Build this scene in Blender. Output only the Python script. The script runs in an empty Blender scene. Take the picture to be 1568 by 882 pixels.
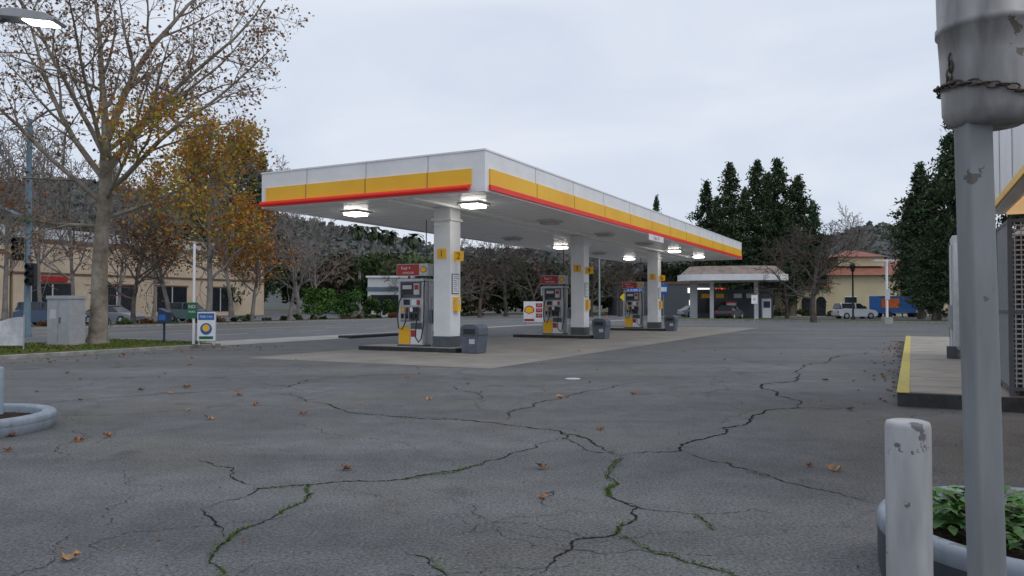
import bpy, math, random
import numpy as np
from mathutils import Vector, Matrix
from mathutils import noise as mn
R = random.Random(7)
scene = bpy.context.scene
scene.view_settings.view_transform = 'Standard'
scene.view_settings.look = 'None'
scene.view_settings.exposure = 0
TH = math.radians(27.57); CS = math.cos(TH); SN = math.sin(TH)
F = 1170.0; H = 1.5
STATION = Matrix.Translation((-2.1, 24.7, 0)) @ Matrix.Rotation(-TH, 4, 'Z')
def Lw(w, u): return (-2.1 + CS*w + SN*u, 24.7 - SN*w + CS*u)
def S(b, Y): return ((b-784)/F*Y, Y)           # survey bearing + distance -> ground x,y
def G(b, e): Y = H*F/(e-467.0); return ((b-784)/F*Y, Y)
def top(e, Y): return H + (467-e)*Y/F

# ---------------------------------------------------------------- materials
MATS = {}
def mat(name, col, rough=0.6, metal=0.0, var=0.12, scale=4.0, bump=0.0, bscale=40.0, spec=0.5, col2=None, emit=None, estr=0, detail=5):
    if name in MATS: return MATS[name]
    m = bpy.data.materials.new(name); m.use_nodes = True
    nt = m.node_tree; b = nt.nodes['Principled BSDF']
    tc = nt.nodes.new('ShaderNodeTexCoord')
    no = nt.nodes.new('ShaderNodeTexNoise'); no.inputs['Scale'].default_value = scale; no.inputs['Detail'].default_value = detail
    no.inputs['Roughness'].default_value = 0.65
    nt.links.new(tc.outputs['Object'], no.inputs['Vector'])
    cr = nt.nodes.new('ShaderNodeValToRGB')
    c2 = col2 if col2 else tuple(c*(1-var*2) for c in col)
    c1 = col if col2 else tuple(min(1, c*(1+var*0.6)) for c in col)
    cr.color_ramp.elements[0].position = 0.32; cr.color_ramp.elements[0].color = (*c2, 1)
    cr.color_ramp.elements[1].position = 0.66; cr.color_ramp.elements[1].color = (*c1, 1)
    nt.links.new(no.outputs['Fac'], cr.inputs['Fac'])
    nt.links.new(cr.outputs['Color'], b.inputs['Base Color'])
    b.inputs['Roughness'].default_value = rough; b.inputs['Metallic'].default_value = metal
    b.inputs['Specular IOR Level'].default_value = spec
    if bump:
        n2 = nt.nodes.new('ShaderNodeTexNoise'); n2.inputs['Scale'].default_value = bscale; n2.inputs['Detail'].default_value = 4
        nt.links.new(tc.outputs['Object'], n2.inputs['Vector'])
        bp = nt.nodes.new('ShaderNodeBump'); bp.inputs['Strength'].default_value = bump; bp.inputs['Distance'].default_value = 0.02
        nt.links.new(n2.outputs['Fac'], bp.inputs['Height']); nt.links.new(bp.outputs['Normal'], b.inputs['Normal'])
    if emit:
        b.inputs['Emission Color'].default_value = (*emit, 1); b.inputs['Emission Strength'].default_value = estr
    MATS[name] = m
    return m

def foliage_mat(name, trans=0.25):
    m = bpy.data.materials.new(name); m.use_nodes = True
    nt = m.node_tree; b = nt.nodes['Principled BSDF']; out = nt.nodes['Material Output']
    at = nt.nodes.new('ShaderNodeAttribute'); at.attribute_name = 'Col'
    if trans == 0:
        d = nt.nodes.new('ShaderNodeBsdfDiffuse'); nt.links.new(at.outputs['Color'], d.inputs['Color']); nt.links.new(d.outputs[0], out.inputs[0]); return m
    nt.links.new(at.outputs['Color'], b.inputs['Base Color'])
    b.inputs['Roughness'].default_value = 0.7; b.inputs['Specular IOR Level'].default_value = 0.25
    t = nt.nodes.new('ShaderNodeBsdfTranslucent'); nt.links.new(at.outputs['Color'], t.inputs['Color'])
    mx = nt.nodes.new('ShaderNodeMixShader'); mx.inputs[0].default_value = trans
    nt.links.new(b.outputs[0], mx.inputs[1]); nt.links.new(t.outputs[0], mx.inputs[2]); nt.links.new(mx.outputs[0], out.inputs[0])
    return m
M_FOL = foliage_mat('foliage_leaf', .3)
M_FOLD = foliage_mat('foliage_distant', 0)

def asphalt(name, base, dark, near=True):
    m = bpy.data.materials.new(name); m.use_nodes = True
    nt = m.node_tree; b = nt.nodes['Principled BSDF']; N = nt.nodes.new; K = nt.links.new
    geo = N('ShaderNodeNewGeometry')
    def noise(sc, det=6, ro=0.6, dist=0, vec=None):
        n = N('ShaderNodeTexNoise'); n.inputs['Scale'].default_value = sc; n.inputs['Detail'].default_value = det
        n.inputs['Roughness'].default_value = ro; n.inputs['Distortion'].default_value = dist
        K(vec or geo.outputs['Position'], n.inputs['Vector']); return n.outputs['Fac']
    def ramp(fac, a, bb, ca, cb):
        r = N('ShaderNodeValToRGB'); r.color_ramp.elements[0].position = a; r.color_ramp.elements[1].position = bb
        r.color_ramp.elements[0].color = (*ca, 1); r.color_ramp.elements[1].color = (*cb, 1); K(fac, r.inputs['Fac']); return r.outputs['Color']
    def mixc(f, a, bb, mode='MIX', fac=1.0):
        x = N('ShaderNodeMix'); x.data_type = 'RGBA'; x.blend_type = mode
        if f is None: x.inputs[0].default_value = fac
        else: K(f, x.inputs[0])
        K(a, x.inputs[6]); K(bb, x.inputs[7]); return x.outputs[2]
    c = ramp(noise(0.22, 4, 0.6, 0.6), 0.35, 0.68, dark, base)
    mid = ramp(noise(1.9, 6, 0.72), 0.3, 0.72, (0.72, 0.72, 0.72), (1.14, 1.14, 1.13))
    c = mixc(None, c, mid, 'MULTIPLY')
    if near:
        grain = ramp(noise(42, 4, 0.85), 0.36, 0.66, (0.36, 0.365, 0.37), (1.75, 1.74, 1.70))
        c = mixc(None, c, grain, 'MULTIPLY')
        # wheel-worn lanes running across the forecourt
        mpn = N('ShaderNodeMapping'); mpn.inputs['Rotation'].default_value = (0, 0, math.radians(62)); mpn.inputs['Scale'].default_value = (0.08, 0.55, 1)
        K(geo.outputs['Position'], mpn.inputs['Vector'])
        lanes = ramp(noise(1.0, 3, 0.5, 0.4, mpn.outputs[0]), 0.38, 0.62, (0.82, 0.82, 0.83), (1.10, 1.10, 1.10))
        c = mixc(None, c, lanes, 'MULTIPLY')
        st = ramp(noise(0.32, 4, 0.6, 0.3), 0.50, 0.70, (0, 0, 0), (1, 1, 1))
        brown = N('ShaderNodeRGB'); brown.outputs[0].default_value = (0.135, 0.120, 0.093, 1)
        sf = N('ShaderNodeMath'); sf.operation = 'MULTIPLY'; K(st, sf.inputs[0]); sf.inputs[1].default_value = 0.5
        c2 = mixc(None, brown.outputs[0], grain, 'MULTIPLY')
        c = mixc(sf.outputs[0], c, c2)
        oil = ramp(noise(1.1, 2, 0.4), 0.66, 0.76, (1, 1, 1), (0.68, 0.68, 0.68))
        c = mixc(None, c, oil, 'MULTIPLY')
        vn = N('ShaderNodeTexNoise'); vn.inputs['Scale'].default_value = 1.4; vn.inputs['Detail'].default_value = 6
        K(geo.outputs['Position'], vn.inputs['Vector'])
        ma = N('ShaderNodeVectorMath'); ma.operation = 'MULTIPLY_ADD'; K(vn.outputs['Color'], ma.inputs[0]); ma.inputs[1].default_value = (1.3, 1.3, 0); K(geo.outputs['Position'], ma.inputs[2])
        vv = N('ShaderNodeTexVoronoi'); vv.feature = 'DISTANCE_TO_EDGE'; vv.inputs['Scale'].default_value = 0.42; K(ma.outputs[0], vv.inputs['Vector'])
        cr = ramp(vv.outputs['Distance'], 0.0006, 0.003, (0.45, 0.45, 0.45), (1, 1, 1))
        c = mixc(None, c, cr, 'MULTIPLY', 0.5)
        bp = N('ShaderNodeBump'); bp.inputs['Strength'].default_value = 0.8; bp.inputs['Distance'].default_value = 0.012
        K(noise(45, 3, 0.8), bp.inputs['Height']); K(bp.outputs['Normal'], b.inputs['Normal'])
    K(c, b.inputs['Base Color'])
    b.inputs['Roughness'].default_value = 0.8; b.inputs['Specular IOR Level'].default_value = 0.3
    return m

M_ASPH = asphalt('asphalt_lot', (0.158, 0.161, 0.165), (0.120, 0.123, 0.127))
M_ROAD = asphalt('asphalt_road', (0.145, 0.147, 0.153), (0.110, 0.112, 0.118), False)
M_CONC = mat('concrete', (0.36, 0.34, 0.31), 0.85, var=0.13, scale=1.5, bump=0.3, bscale=60)
M_PAD = mat('concrete_pad', (0.28, 0.258, 0.228), 0.85, col2=(0.185, 0.17, 0.15), scale=0.6, bump=0.3, bscale=60, detail=8)
M_WALK = mat('sidewalk_conc', (0.36, 0.32, 0.27), 0.85, col2=(0.25, 0.22, 0.19), scale=2.0, bump=0.3, bscale=50, detail=9)
M_GRASS = mat('grass', (0.075, 0.13, 0.03), 0.95, col2=(0.10, 0.085, 0.035), scale=2.2, bump=0.8, bscale=30, spec=0.1)
M_EARTH = mat('earth', (0.10, 0.10, 0.055), 0.95, col2=(0.07, 0.06, 0.04), scale=0.1, bump=0.6, spec=0.1)
M_KERBBLK = mat('kerb_black', (0.035, 0.038, 0.043), 0.7, var=0.3, scale=5, bump=0.2)
M_KERB = mat('kerb', (0.30, 0.29, 0.27), 0.85, var=0.2, scale=3)
M_YEL = mat('paint_yellow', (0.93, 0.53, 0.012), 0.4, col2=(0.85, 0.43, 0.006), scale=.5)
M_YELK = mat('kerb_yellow', (0.62, 0.48, 0.03), 0.7, col2=(0.36, 0.31, 0.14), scale=9, detail=9)
M_RED = mat('paint_red', (0.40, 0.02, 0.018), 0.4, var=0.08, scale=2)
M_REDL = mat('red_bar', (0.72, 0.02, 0.008), 0.4, var=0.05, scale=2, emit=(1, 0.012, 0.004), estr=0.08)
M_WHITE = mat('white_paint', (0.80, 0.80, 0.81), 0.45, var=0.05, scale=1.3)
M_WHITE2 = mat('white_dirty', (0.66, 0.665, 0.68), 0.5, col2=(0.52, 0.52, 0.53), scale=3.5, detail=9)
M_SOFF = mat('soffit_white', (0.93, 0.93, 0.93), 0.3, var=0.02, scale=0.8)
M_SEAM = mat('seam', (0.25, 0.25, 0.26), 0.7)
M_SEAML = mat('seam_light', (0.55, 0.55, 0.56), 0.7)
M_GREY = mat('grey_metal', (0.36, 0.37, 0.39), 0.5, var=0.08)
M_LGREY = mat('light_grey', (0.52, 0.53, 0.54), 0.5, var=0.06)
M_DGREY = mat('dark_grey', (0.085, 0.095, 0.11), 0.55, var=0.12)
M_BIN = mat('bin_plastic', (0.10, 0.12, 0.155), 0.5, var=0.12, scale=6)
M_BLACK = mat('black', (0.02, 0.02, 0.022), 0.5, var=0.2)
M_GLASS = mat('dark_glass', (0.025, 0.03, 0.035), 0.12, var=0.2)
M_LAMP = mat('lamp_lit', (1, 1, 1), 0.5, emit=(1, 0.96, 0.88), estr=12)
M_LAMPOFF = mat('lamp_unlit', (0.55, 0.55, 0.55), 0.4)
M_BEIGE = mat('stucco_beige', (0.56, 0.45, 0.33), 0.9, var=0.08, scale=0.4, bump=0.2)
M_BROWN = mat('trim_brown', (0.16, 0.09, 0.06), 0.8)
M_CREAM = mat('stucco_cream', (0.62, 0.53, 0.34), 0.9, var=0.06, scale=0.4)
M_TILE = mat('roof_tile', (0.34, 0.13, 0.085), 0.85, col2=(0.20, 0.085, 0.06), scale=1.5, bump=0.5, bscale=6)
M_BLUEG = mat('wall_bluegrey', (0.46, 0.49, 0.52), 0.8, var=0.06)
M_GREEN = mat('sign_green', (0.01, 0.13, 0.06), 0.5)
M_BLUE = mat('sign_blue', (0.02, 0.13, 0.40), 0.5)
M_NAVY = mat('navy', (0.015, 0.03, 0.09), 0.5)
M_STEELB = mat('steel_blue', (0.11, 0.18, 0.23), 0.5, var=0.15)
M_ORANGE = mat('orange', (0.8, 0.16, 0.02), 0.5)
M_LINE = mat('road_paint', (0.62, 0.62, 0.60), 0.8, col2=(0.38, 0.38, 0.37), scale=6)
M_CRACK = mat('crack_dark', (0.026, 0.025, 0.023), 0.95, var=0.3, scale=20, spec=0.05)
M_HAIR = mat('crack_hairline', (0.055, 0.054, 0.05), 0.95, var=0.3, scale=20, spec=0.05)
M_SOIL = mat('soil', (0.045, 0.032, 0.022), 0.95, var=0.4, scale=20, bump=1.0, bscale=25, spec=0.1)
M_RUST = mat('rust', (0.12, 0.09, 0.075), 0.55, metal=0.5, var=0.4, scale=30, bump=0.4)

def chipped(name, base, chip, lo, scale=7.0, rough=0.5, grime=0.8, low=None):
    m = bpy.data.materials.new(name); m.use_nodes = True
    nt = m.node_tree; b = nt.nodes['Principled BSDF']; N = nt.nodes.new; K = nt.links.new
    tc = N('ShaderNodeTexCoord')
    n = N('ShaderNodeTexNoise'); n.inputs['Scale'].default_value = scale; n.inputs['Detail'].default_value = 9; n.inputs['Roughness'].default_value = 0.6
    K(tc.outputs['Object'], n.inputs['Vector'])
    r = N('ShaderNodeValToRGB')
    r.color_ramp.elements[0].position = lo; r.color_ramp.elements[0].color = (0, 0, 0, 1)
    r.color_ramp.elements[1].position = lo+0.012; r.color_ramp.elements[1].color = (1, 1, 1, 1)
    K(n.outputs['Fac'], r.inputs['Fac'])
    n2 = N('ShaderNodeTexNoise'); n2.inputs['Scale'].default_value = 2.5; n2.inputs['Detail'].default_value = 8
    mp = N('ShaderNodeMapping'); mp.inputs['Scale'].default_value = (4, 4, 0.8); K(tc.outputs['Object'], mp.inputs['Vector']); K(mp.outputs[0], n2.inputs['Vector'])
    r2 = N('ShaderNodeValToRGB'); r2.color_ramp.elements[0].position = 0.35; r2.color_ramp.elements[1].position = 0.62
    r2.color_ramp.elements[0].color = (*[c*grime for c in base], 1); r2.color_ramp.elements[1].color = (*base, 1); K(n2.outputs['Fac'], r2.inputs['Fac'])
    x = N('ShaderNodeMix'); x.data_type = 'RGBA'; K(r.outputs['Color'], x.inputs[0]); x.inputs[7].default_value = (*chip, 1); K(r2.outputs['Color'], x.inputs[6])
    K(x.outputs[2], b.inputs['Base Color']); b.inputs['Roughness'].default_value = rough
    bp = N('ShaderNodeBump'); bp.inputs['Strength'].default_value = 0.5; bp.inputs['Distance'].default_value = 0.004; bp.invert = True
    K(r.outputs['Color'], bp.inputs['Height']); K(bp.outputs['Normal'], b.inputs['Normal'])
    return m
M_BOLL = chipped('bollard_paint', (0.44, 0.44, 0.45), (0.13, 0.13, 0.13), 0.605, 5.5, grime=.72)
M_POST = chipped('post_paint', (0.235, 0.25, 0.26), (0.10, 0.09, 0.085), 0.65, 8, grime=.78)
M_PIPE = chipped('pipe_paint', (0.34, 0.33, 0.325), (0.13, 0.11, 0.095), 0.61, 5, grime=0.45, rough=.4)
M_PLANT = chipped('planter_rim_paint', (0.25, 0.29, 0.34), (0.15, 0.15, 0.15), 0.62, 6)
M_PLANTD = chipped('planter_side_paint', (0.05, 0.06, 0.075), (0.14, 0.14, 0.14), 0.64, 6)

# ---------------------------------------------------------------- mesh builder
class MB:
    def __init__(s): s.v = []; s.f = []; s.m = []; s.sm = []; s.mats = []; s.T = Matrix.Identity(4)
    def mi(s, m):
        if m not in s.mats: s.mats.append(m)
        return s.mats.index(m)
    def add(s, V, Fc, m, smooth=False, M=None):
        o = len(s.v); T = s.T if M is None else s.T @ M
        s.v.extend([tuple(T @ Vector(p)) for p in V]); k = s.mi(m)
        for f in Fc: s.f.append([o+i for i in f]); s.m.append(k); s.sm.append(smooth)
    def box(s, x0, x1, y0, y1, z0, z1, m, M=None):
        V = [(x0,y0,z0),(x1,y0,z0),(x1,y1,z0),(x0,y1,z0),(x0,y0,z1),(x1,y0,z1),(x1,y1,z1),(x0,y1,z1)]
        s.add(V, [(0,3,2,1),(4,5,6,7),(0,1,5,4),(1,2,6,5),(2,3,7,6),(3,0,4,7)], m, False, M)
    def cyl(s, p0, p1, r0, r1, m, n=12, smooth=True):
        s.tube([p0, p1], [r0, r1], m, n, smooth, True)
    def tube(s, pts, rs, m, n=8, smooth=True, caps=True):
        pts = [Vector(p) for p in pts]
        if not isinstance(rs, (list, tuple)): rs = [rs]*len(pts)
        V = []; Fc = []
        t0 = (pts[1]-pts[0]).normalized(); up = Vector((0,0,1)) if abs(t0.z) < 0.9 else Vector((1,0,0))
        a = t0.cross(up).normalized()
        for i, p in enumerate(pts):
            t = (pts[min(i+1,len(pts)-1)]-pts[max(i-1,0)]).normalized()
            a = (a - t*a.dot(t)).normalized(); b = t.cross(a)
            for k in range(n):
                an = 2*math.pi*k/n; V.append(p + (a*math.cos(an)+b*math.sin(an))*rs[i])
        for i in range(len(pts)-1):
            for k in range(n):
                k2 = (k+1) % n; Fc.append((i*n+k, i*n+k2, (i+1)*n+k2, (i+1)*n+k))
        s.add(V, Fc, m, smooth)
        if caps:
            o = len(V)-n
            s.add(V[:n], [tuple(range(n))[::-1]], m); s.add(V[o:], [tuple(range(n))], m)
    def lathe(s, prof, cx, cy, m, n=32, smooth=True):
        V = []; Fc = []
        for r, z in prof:
            for k in range(n):
                an = 2*math.pi*k/n; V.append((cx+r*math.cos(an), cy+r*math.sin(an), z))
        for i in range(len(prof)-1):
            for k in range(n):
                k2 = (k+1) % n; Fc.append((i*n+k, i*n+k2, (i+1)*n+k2, (i+1)*n+k))
        s.add(V, Fc, m, smooth)
    def prism(s, pts, y0, y1, m):
        n = len(pts); V = [(x,y0,z) for x,z in pts]+[(x,y1,z) for x,z in pts]
        Fc = [tuple(range(n)), tuple(range(2*n-1,n-1,-1))]+[(i,(i+1)%n,n+(i+1)%n,n+i)[::-1] for i in range(n)]
        s.add(V, Fc, m)
    def text(s, body, size, M, m):
        cu = bpy.data.curves.new('t','FONT'); cu.body = body; cu.size = size; cu.align_x = 'CENTER'; cu.align_y = 'CENTER'; cu.resolution_u = 2
        ob = bpy.data.objects.new('t', cu); scene.collection.objects.link(ob)
        dg = bpy.context.evaluated_depsgraph_get(); me = bpy.data.meshes.new_from_object(ob.evaluated_get(dg))
        s.add([v.co.copy() for v in me.vertices], [tuple(p.vertices) for p in me.polygons], m, False, M)
        bpy.data.objects.remove(ob); bpy.data.meshes.remove(me)
    def done(s, name, M=None, bevel=0, seg=2):
        me = bpy.data.meshes.new(name); me.from_pydata(s.v, [], s.f); me.update()
        for m in s.mats: me.materials.append(m)
        me.polygons.foreach_set('material_index', s.m); me.polygons.foreach_set('use_smooth', s.sm)
        ob = bpy.data.objects.new(name, me); scene.collection.objects.link(ob)
        if M is not None: ob.matrix_world = M
        if bevel:
            b = ob.modifiers.new('b','BEVEL'); b.width = bevel; b.segments = seg; b.limit_method = 'ANGLE'; b.angle_limit = math.radians(50)
        return ob
def FRONT(cx, y, cz): return Matrix(((1,0,0,cx),(0,0,-1,y),(0,1,0,cz),(0,0,0,1)))
def SIDE(x, cy, cz): return Matrix(((0,0,1,x),(1,0,0,cy),(0,1,0,cz),(0,0,0,1)))
def at(x, y, z=0, rot=0): return Matrix.Translation((x, y, z)) @ Matrix.Rotation(rot, 4, 'Z')

# ---------------------------------------------------------------- world / light
w = bpy.data.worlds.new('World'); scene.world = w; w.use_nodes = True
nt = w.node_tree; bg = nt.nodes['Background']; N = nt.nodes.new; K = nt.links.new
sky = N('ShaderNodeTexSky'); sky.sky_type = 'NISHITA'; sky.sun_disc = False
sky.sun_elevation = math.radians(48); sky.sun_rotation = math.radians(125); sky.dust_density = 3
tc = N('ShaderNodeTexCoord'); mp = N('ShaderNodeMapping'); mp.inputs['Scale'].default_value = (1.2, 1.2, 3.8); mp.inputs['Rotation'].default_value = (0.15, 0.3, 0.3)
K(tc.outputs['Generated'], mp.inputs['Vector'])
n1 = N('ShaderNodeTexNoise'); n1.inputs['Scale'].default_value = 1.9; n1.inputs['Detail'].default_value = 6; n1.inputs['Roughness'].default_value = 0.52; n1.inputs['Distortion'].default_value = 0.6
K(mp.outputs[0], n1.inputs['Vector'])
cr = N('ShaderNodeValToRGB'); cr.color_ramp.elements[0].position = 0.32; cr.color_ramp.elements[1].position = 0.68
cr.color_ramp.elements[0].color = (.63, .71, .845, 1); cr.color_ramp.elements[1].color = (.80, .85, .945, 1)
K(n1.outputs['Fac'], cr.inputs['Fac'])
sc = N('ShaderNodeVectorMath'); sc.operation = 'SCALE'; sc.inputs['Scale'].default_value = 10.0; K(cr.outputs['Color'], sc.inputs[0])
mx = N('ShaderNodeMix'); mx.data_type = 'RGBA'; mx.inputs[0].default_value = 0.95
K(sky.outputs[0], mx.inputs[6]); K(sc.outputs[0], mx.inputs[7]); K(mx.outputs[2], bg.inputs['Color'])
bg.inputs['Strength'].default_value = 0.1
sl = bpy.data.lights.new('sun', 'SUN'); sl.energy = 0.8; sl.angle = math.radians(25); sl.color = (1.0, 0.97, 0.93)
so = bpy.data.objects.new('sun', sl); scene.collection.objects.link(so)
az = math.radians(125); el = math.radians(48)
sd = Vector((math.sin(az)*math.cos(el), math.cos(az)*math.cos(el), math.sin(el)))
so.rotation_euler = sd.to_track_quat('Z', 'Y').to_euler()

# ---------------------------------------------------------------- camera
cd = bpy.data.cameras.new('camera'); cam = bpy.data.objects.new('camera', cd); scene.collection.objects.link(cam)
cd.sensor_width = 36; cd.lens = F/1568*36; cd.clip_end = 5000; cd.clip_start = 0.05
cam.location = (0, 0, H); cam.rotation_euler = (math.radians(90)+math.atan(26/F), 0, 0); scene.camera = cam

# ---------------------------------------------------------------- ground sheets
def sheet(name, w0, w1, u0, u1, z, m, T=STATION):
    b = MB(); b.add([(w0,u0,z),(w1,u0,z),(w1,u1,z),(w0,u1,z)], [(0,1,2,3)], m); return b.done(name, T)
sheet('ground', -2500, 2500, -2500, 2500, -0.004, M_EARTH)
sheet('forecourt_asphalt', -12.0, 60, -60, 52, 0.0, M_ASPH)
sheet('road', -34, -12.0, -200, 260, 0.001, M_ROAD)
sheet('cross_road', -12.0, 260, 57, 74, 0.0, M_ROAD)
sheet('parking_lot_ground', -130, -37.3, -120, 120, 0.0, M_ROAD)
sheet('far_lot_ground', -12, 200, 76.5, 130, 0.0, M_ROAD)
b = MB()
b.add([(-3.4,-5.2,.004),(4.5,-5.2,.004),(4.5,31,.004),(-3.4,31,.004)], [(0,1,2,3)], M_PAD)
for u in (-5.2+3.6*i for i in range(1, 10)): b.add([(-3.4,u,.008),(4.5,u,.008),(4.5,u+.03,.008),(-3.4,u+.03,.008)], [(0,1,2,3)], M_DGREY)
b.add([(.6,-5.2,.009),(.63,-5.2,.009),(.63,31,.009),(.6,31,.009)], [(0,1,2,3)], M_DGREY)
b.done('concrete_pavement_pad', STATION)
b = MB(); b.box(-11.9,-9.0,-1.3,17,0.0,.02,M_CONC); b.box(-12.1,-11.2,17.02,52,0.0,.02,M_CONC)
for i in range(8): b.box(-11.9,-9.0,-1.0+i*2.3,-.97+i*2.3,.0205,.023,M_SEAM)
b.done('driveway_apron', STATION)
b = MB(); b.box(-9.6,-8.9,6,17.5,0,.13,M_KERBBLK); b.done('kerb_island', STATION, .02)
b = MB(); b.box(-14.2,-8.7,-45,-1.4,-.02,.12,M_KERB); b.box(-14.0,-8.9,-45,-1.6,.1,.15,M_GRASS); b.done('grass_verge', STATION, .02)
b = MB(); b.box(-10,70,52,56.8,-.02,.12,M_KERB); b.box(-9.8,70,52.2,56.6,.1,.15,M_GRASS); b.done('grass_verge', STATION, .02)
b = MB(); b.box(-12.2,120,74,76.5,-.02,.13,M_CONC); b.done('pavement', STATION)
b = MB(); b.box(-37.3,-34,-120,150,-.02,.13,M_KERB); b.box(-37.1,-34.3,-120,150,.1,.16,M_EARTH); b.done('planting_strip', STATION)
b = MB()
for wl in (-17.6, -21.0):
    for i in range(-12, 30): b.add([(wl,i*6,.005),(wl+.14,i*6,.005),(wl+.14,i*6+2.2,.005),(wl,i*6+2.2,.005)], [(0,1,2,3)], M_LINE)
for wl in (-24.4,-24.1,-30.4): b.add([(wl,-90,.005),(wl+.12,-90,.005),(wl+.12,150,.005),(wl,150,.005)], [(0,1,2,3)], M_LINE if wl<-30 else M_YELK)
b.done('road_markings', STATION)

def quads(P, Sz, C, rng, asp=0.5):
    n = len(P); a = rng.normal(size=(n,3)); a /= np.linalg.norm(a,axis=1)[:,None]
    c = rng.normal(size=(n,3)); c -= (a*c).sum(1)[:,None]*a; c /= np.linalg.norm(c,axis=1)[:,None]
    s = Sz[:,None]
    V = np.stack([P-a*s, P+c*s*asp, P+a*s, P-c*s*asp], 1).reshape(-1,3)
    return V, np.repeat(C, 4, axis=0)
def fol_obj(name, V, C, parent=None, M=None, m=None):
    n = len(V)//4; me = bpy.data.meshes.new(name)
    me.vertices.add(len(V)); me.vertices.foreach_set('co', V.astype(np.float32).ravel())
    me.loops.add(len(V)); me.loops.foreach_set('vertex_index', np.arange(len(V), dtype=np.int32))
    me.polygons.add(n); me.polygons.foreach_set('loop_start', np.arange(0, len(V), 4, dtype=np.int32))
    me.update(calc_edges=True); me.validate()
    ca = me.color_attributes.new('Col', 'FLOAT_COLOR', 'POINT')
    C4 = np.concatenate([np.clip(C,0,1), np.ones((len(C),1))], 1).astype(np.float32); ca.data.foreach_set('color', C4.ravel())
    me.materials.append(m or M_FOL)
    ob = bpy.data.objects.new(name, me); scene.collection.objects.link(ob)
    if parent is not None: ob.parent = parent
    if M is not None: ob.matrix_world = M
    return ob
def pick(cols, n, rng, jit=0.25):
    cols = np.array(cols); k = rng.integers(0, len(cols), n); return cols[k]*(1+rng.uniform(-jit, jit, (n,1)))

rng = np.random.default_rng(3)
P = np.stack([rng.uniform(-13.9,-8.95,24000), rng.uniform(-26,-1.7,24000), rng.uniform(.15,.19,24000)],1)
V, C = quads(P, rng.uniform(.03,.08,24000), pick([(.09,.17,.03),(.06,.13,.025),(.14,.14,.05),(.16,.11,.05)],24000,rng), rng, .25)
fol_obj('grass', V, C, None, STATION, M_FOLD)

# ---------------------------------------------------------------- cracks
def crack(b, pts, wd, m, z, seed, rough=0.5):
    r = random.Random(seed); p = [Vector((*G(*q), 0)) for q in pts]
    for it in range(5):
        q = [p[0]]
        for i in range(len(p)-1):
            d = p[i+1]-p[i]; n = Vector((-d.y, d.x, 0)); q.append((p[i]+p[i+1])/2 + n*r.uniform(-.17,.17)*rough*1.7); q.append(p[i+1])
        p = q
        if max((p[i+1]-p[i]).length for i in range(len(p)-1)) < .06: break
    V = []; n = len(p)
    for i in range(n):
        t = (p[min(i+1,n-1)]-p[max(i-1,0)]).normalized(); nn = Vector((-t.y,t.x,0))
        e = min(1, 6*i/n, 6*(n-1-i)/n)+.15
        ww = wd*e*r.uniform(.15,1.3)
        V += [(*(p[i]+nn*ww)[:2], z), (*(p[i]-nn*ww)[:2], z)]
    b.add(V, [(2*i,2*i+1,2*i+3,2*i+2) for i in range(n-1)], m)
    return p
CR = [
 ([(410,600),(470,615),(530,630),(610,638),(700,642),(775,650),(858,660),(910,680),(950,697)],.011),
 ([(310,778),(395,747),(470,742),(550,735),(620,733),(740,710),(800,690),(860,668)],.008),
 ([(950,697),(1040,690),(1075,672),(1105,655),(1150,640),(1210,625),(1350,629)],.013),
 ([(1040,690),(1110,708),(1180,730),(1260,750),(1335,770)],.006),
 ([(950,697),(945,740),(935,760),(975,775),(970,795),(940,818),(880,825),(850,850),(805,882)],.0075),
 ([(940,818),(1000,845),(1060,860),(1130,885)],.004),
 ([(340,890),(345,830),(400,800),(460,770),(475,742)],.0065),
 ([(305,703),(360,715),(395,745)],.006),
 ([(1210,625),(1190,600),(1165,590),(1220,572),(1270,550),(1300,535)],.016),
 ([(615,840),(660,855),(695,885)],.004),
 ([(765,645),(800,625),(900,598),(1010,580)],.009),
 ([(410,600),(470,582),(560,575),(660,574)],.011),
 ([(935,760),(1000,780),(1060,785),(1090,810)],.0045),
 ([(345,820),(330,795),(310,778)],.006),
 ([(858,660),(870,668),(860,672)],.012),
 ([(830,762),(850,750),(840,775)],.004),
 ([(1110,545),(1200,560),(1290,562),(1400,566)],.009),
 ([(680,590),(720,600),(735,612)],.008),
 ([(1060,785),(1150,778),(1200,790)],.003),
 ([(860,668),(900,690),(950,697)],.006),
]
b = MB()
for i,(p,wd) in enumerate(CR): crack(b, p, wd*1.1, M_CRACK, .004, i)
b.done('asphalt_cracks')
b = MB(); crack(b, [(0,628),(120,612),(240,604),(420,592),(560,578)], .012, M_HAIR, .004, 77, .2)
crack(b, [(0,640),(200,634),(330,622),(470,622)], .006, M_HAIR, .004, 78, .3)
r = random.Random(19)
for i in range(34):
    x = r.uniform(60,1360); y = 545+r.random()**1.3*330; an = r.uniform(0,6.28); pts = []
    for k in range(r.randint(3,6)):
        pts.append((x,y)); an += r.uniform(-.9,.9); st = r.uniform(30,80)*(y-467)/200+12; x += st*math.cos(an); y += st*.35*math.sin(an); y = max(y,530)
    crack(b, pts, r.uniform(.0015,.0036)*(1 if y>620 else 1.8), M_HAIR, .0035, 100+i, .9)
b.done('hairline_cracks')
mp_ = []
for ci,a0,a1 in ((4,0,3),(4,4,6),(5,0,4),(6,0,5),(1,1,3),(1,4,6),(3,1,3),(12,1,4),(9,1,3),(0,3,5)):
    pts = CR[ci][0][a0:a1]
    mp_ += crack(MB(), pts, .01, M_HAIR, .0, ci)
rg = np.random.default_rng(9); P = []
for p in mp_:
    if mn.noise(Vector((p.x*2.2,p.y*2.2,0))) > -.15:
        for k in range(10): P.append((p.x+rg.normal()*.013, p.y+rg.normal()*.018, .007+rg.random()*.004))
P = np.array(P)
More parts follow.
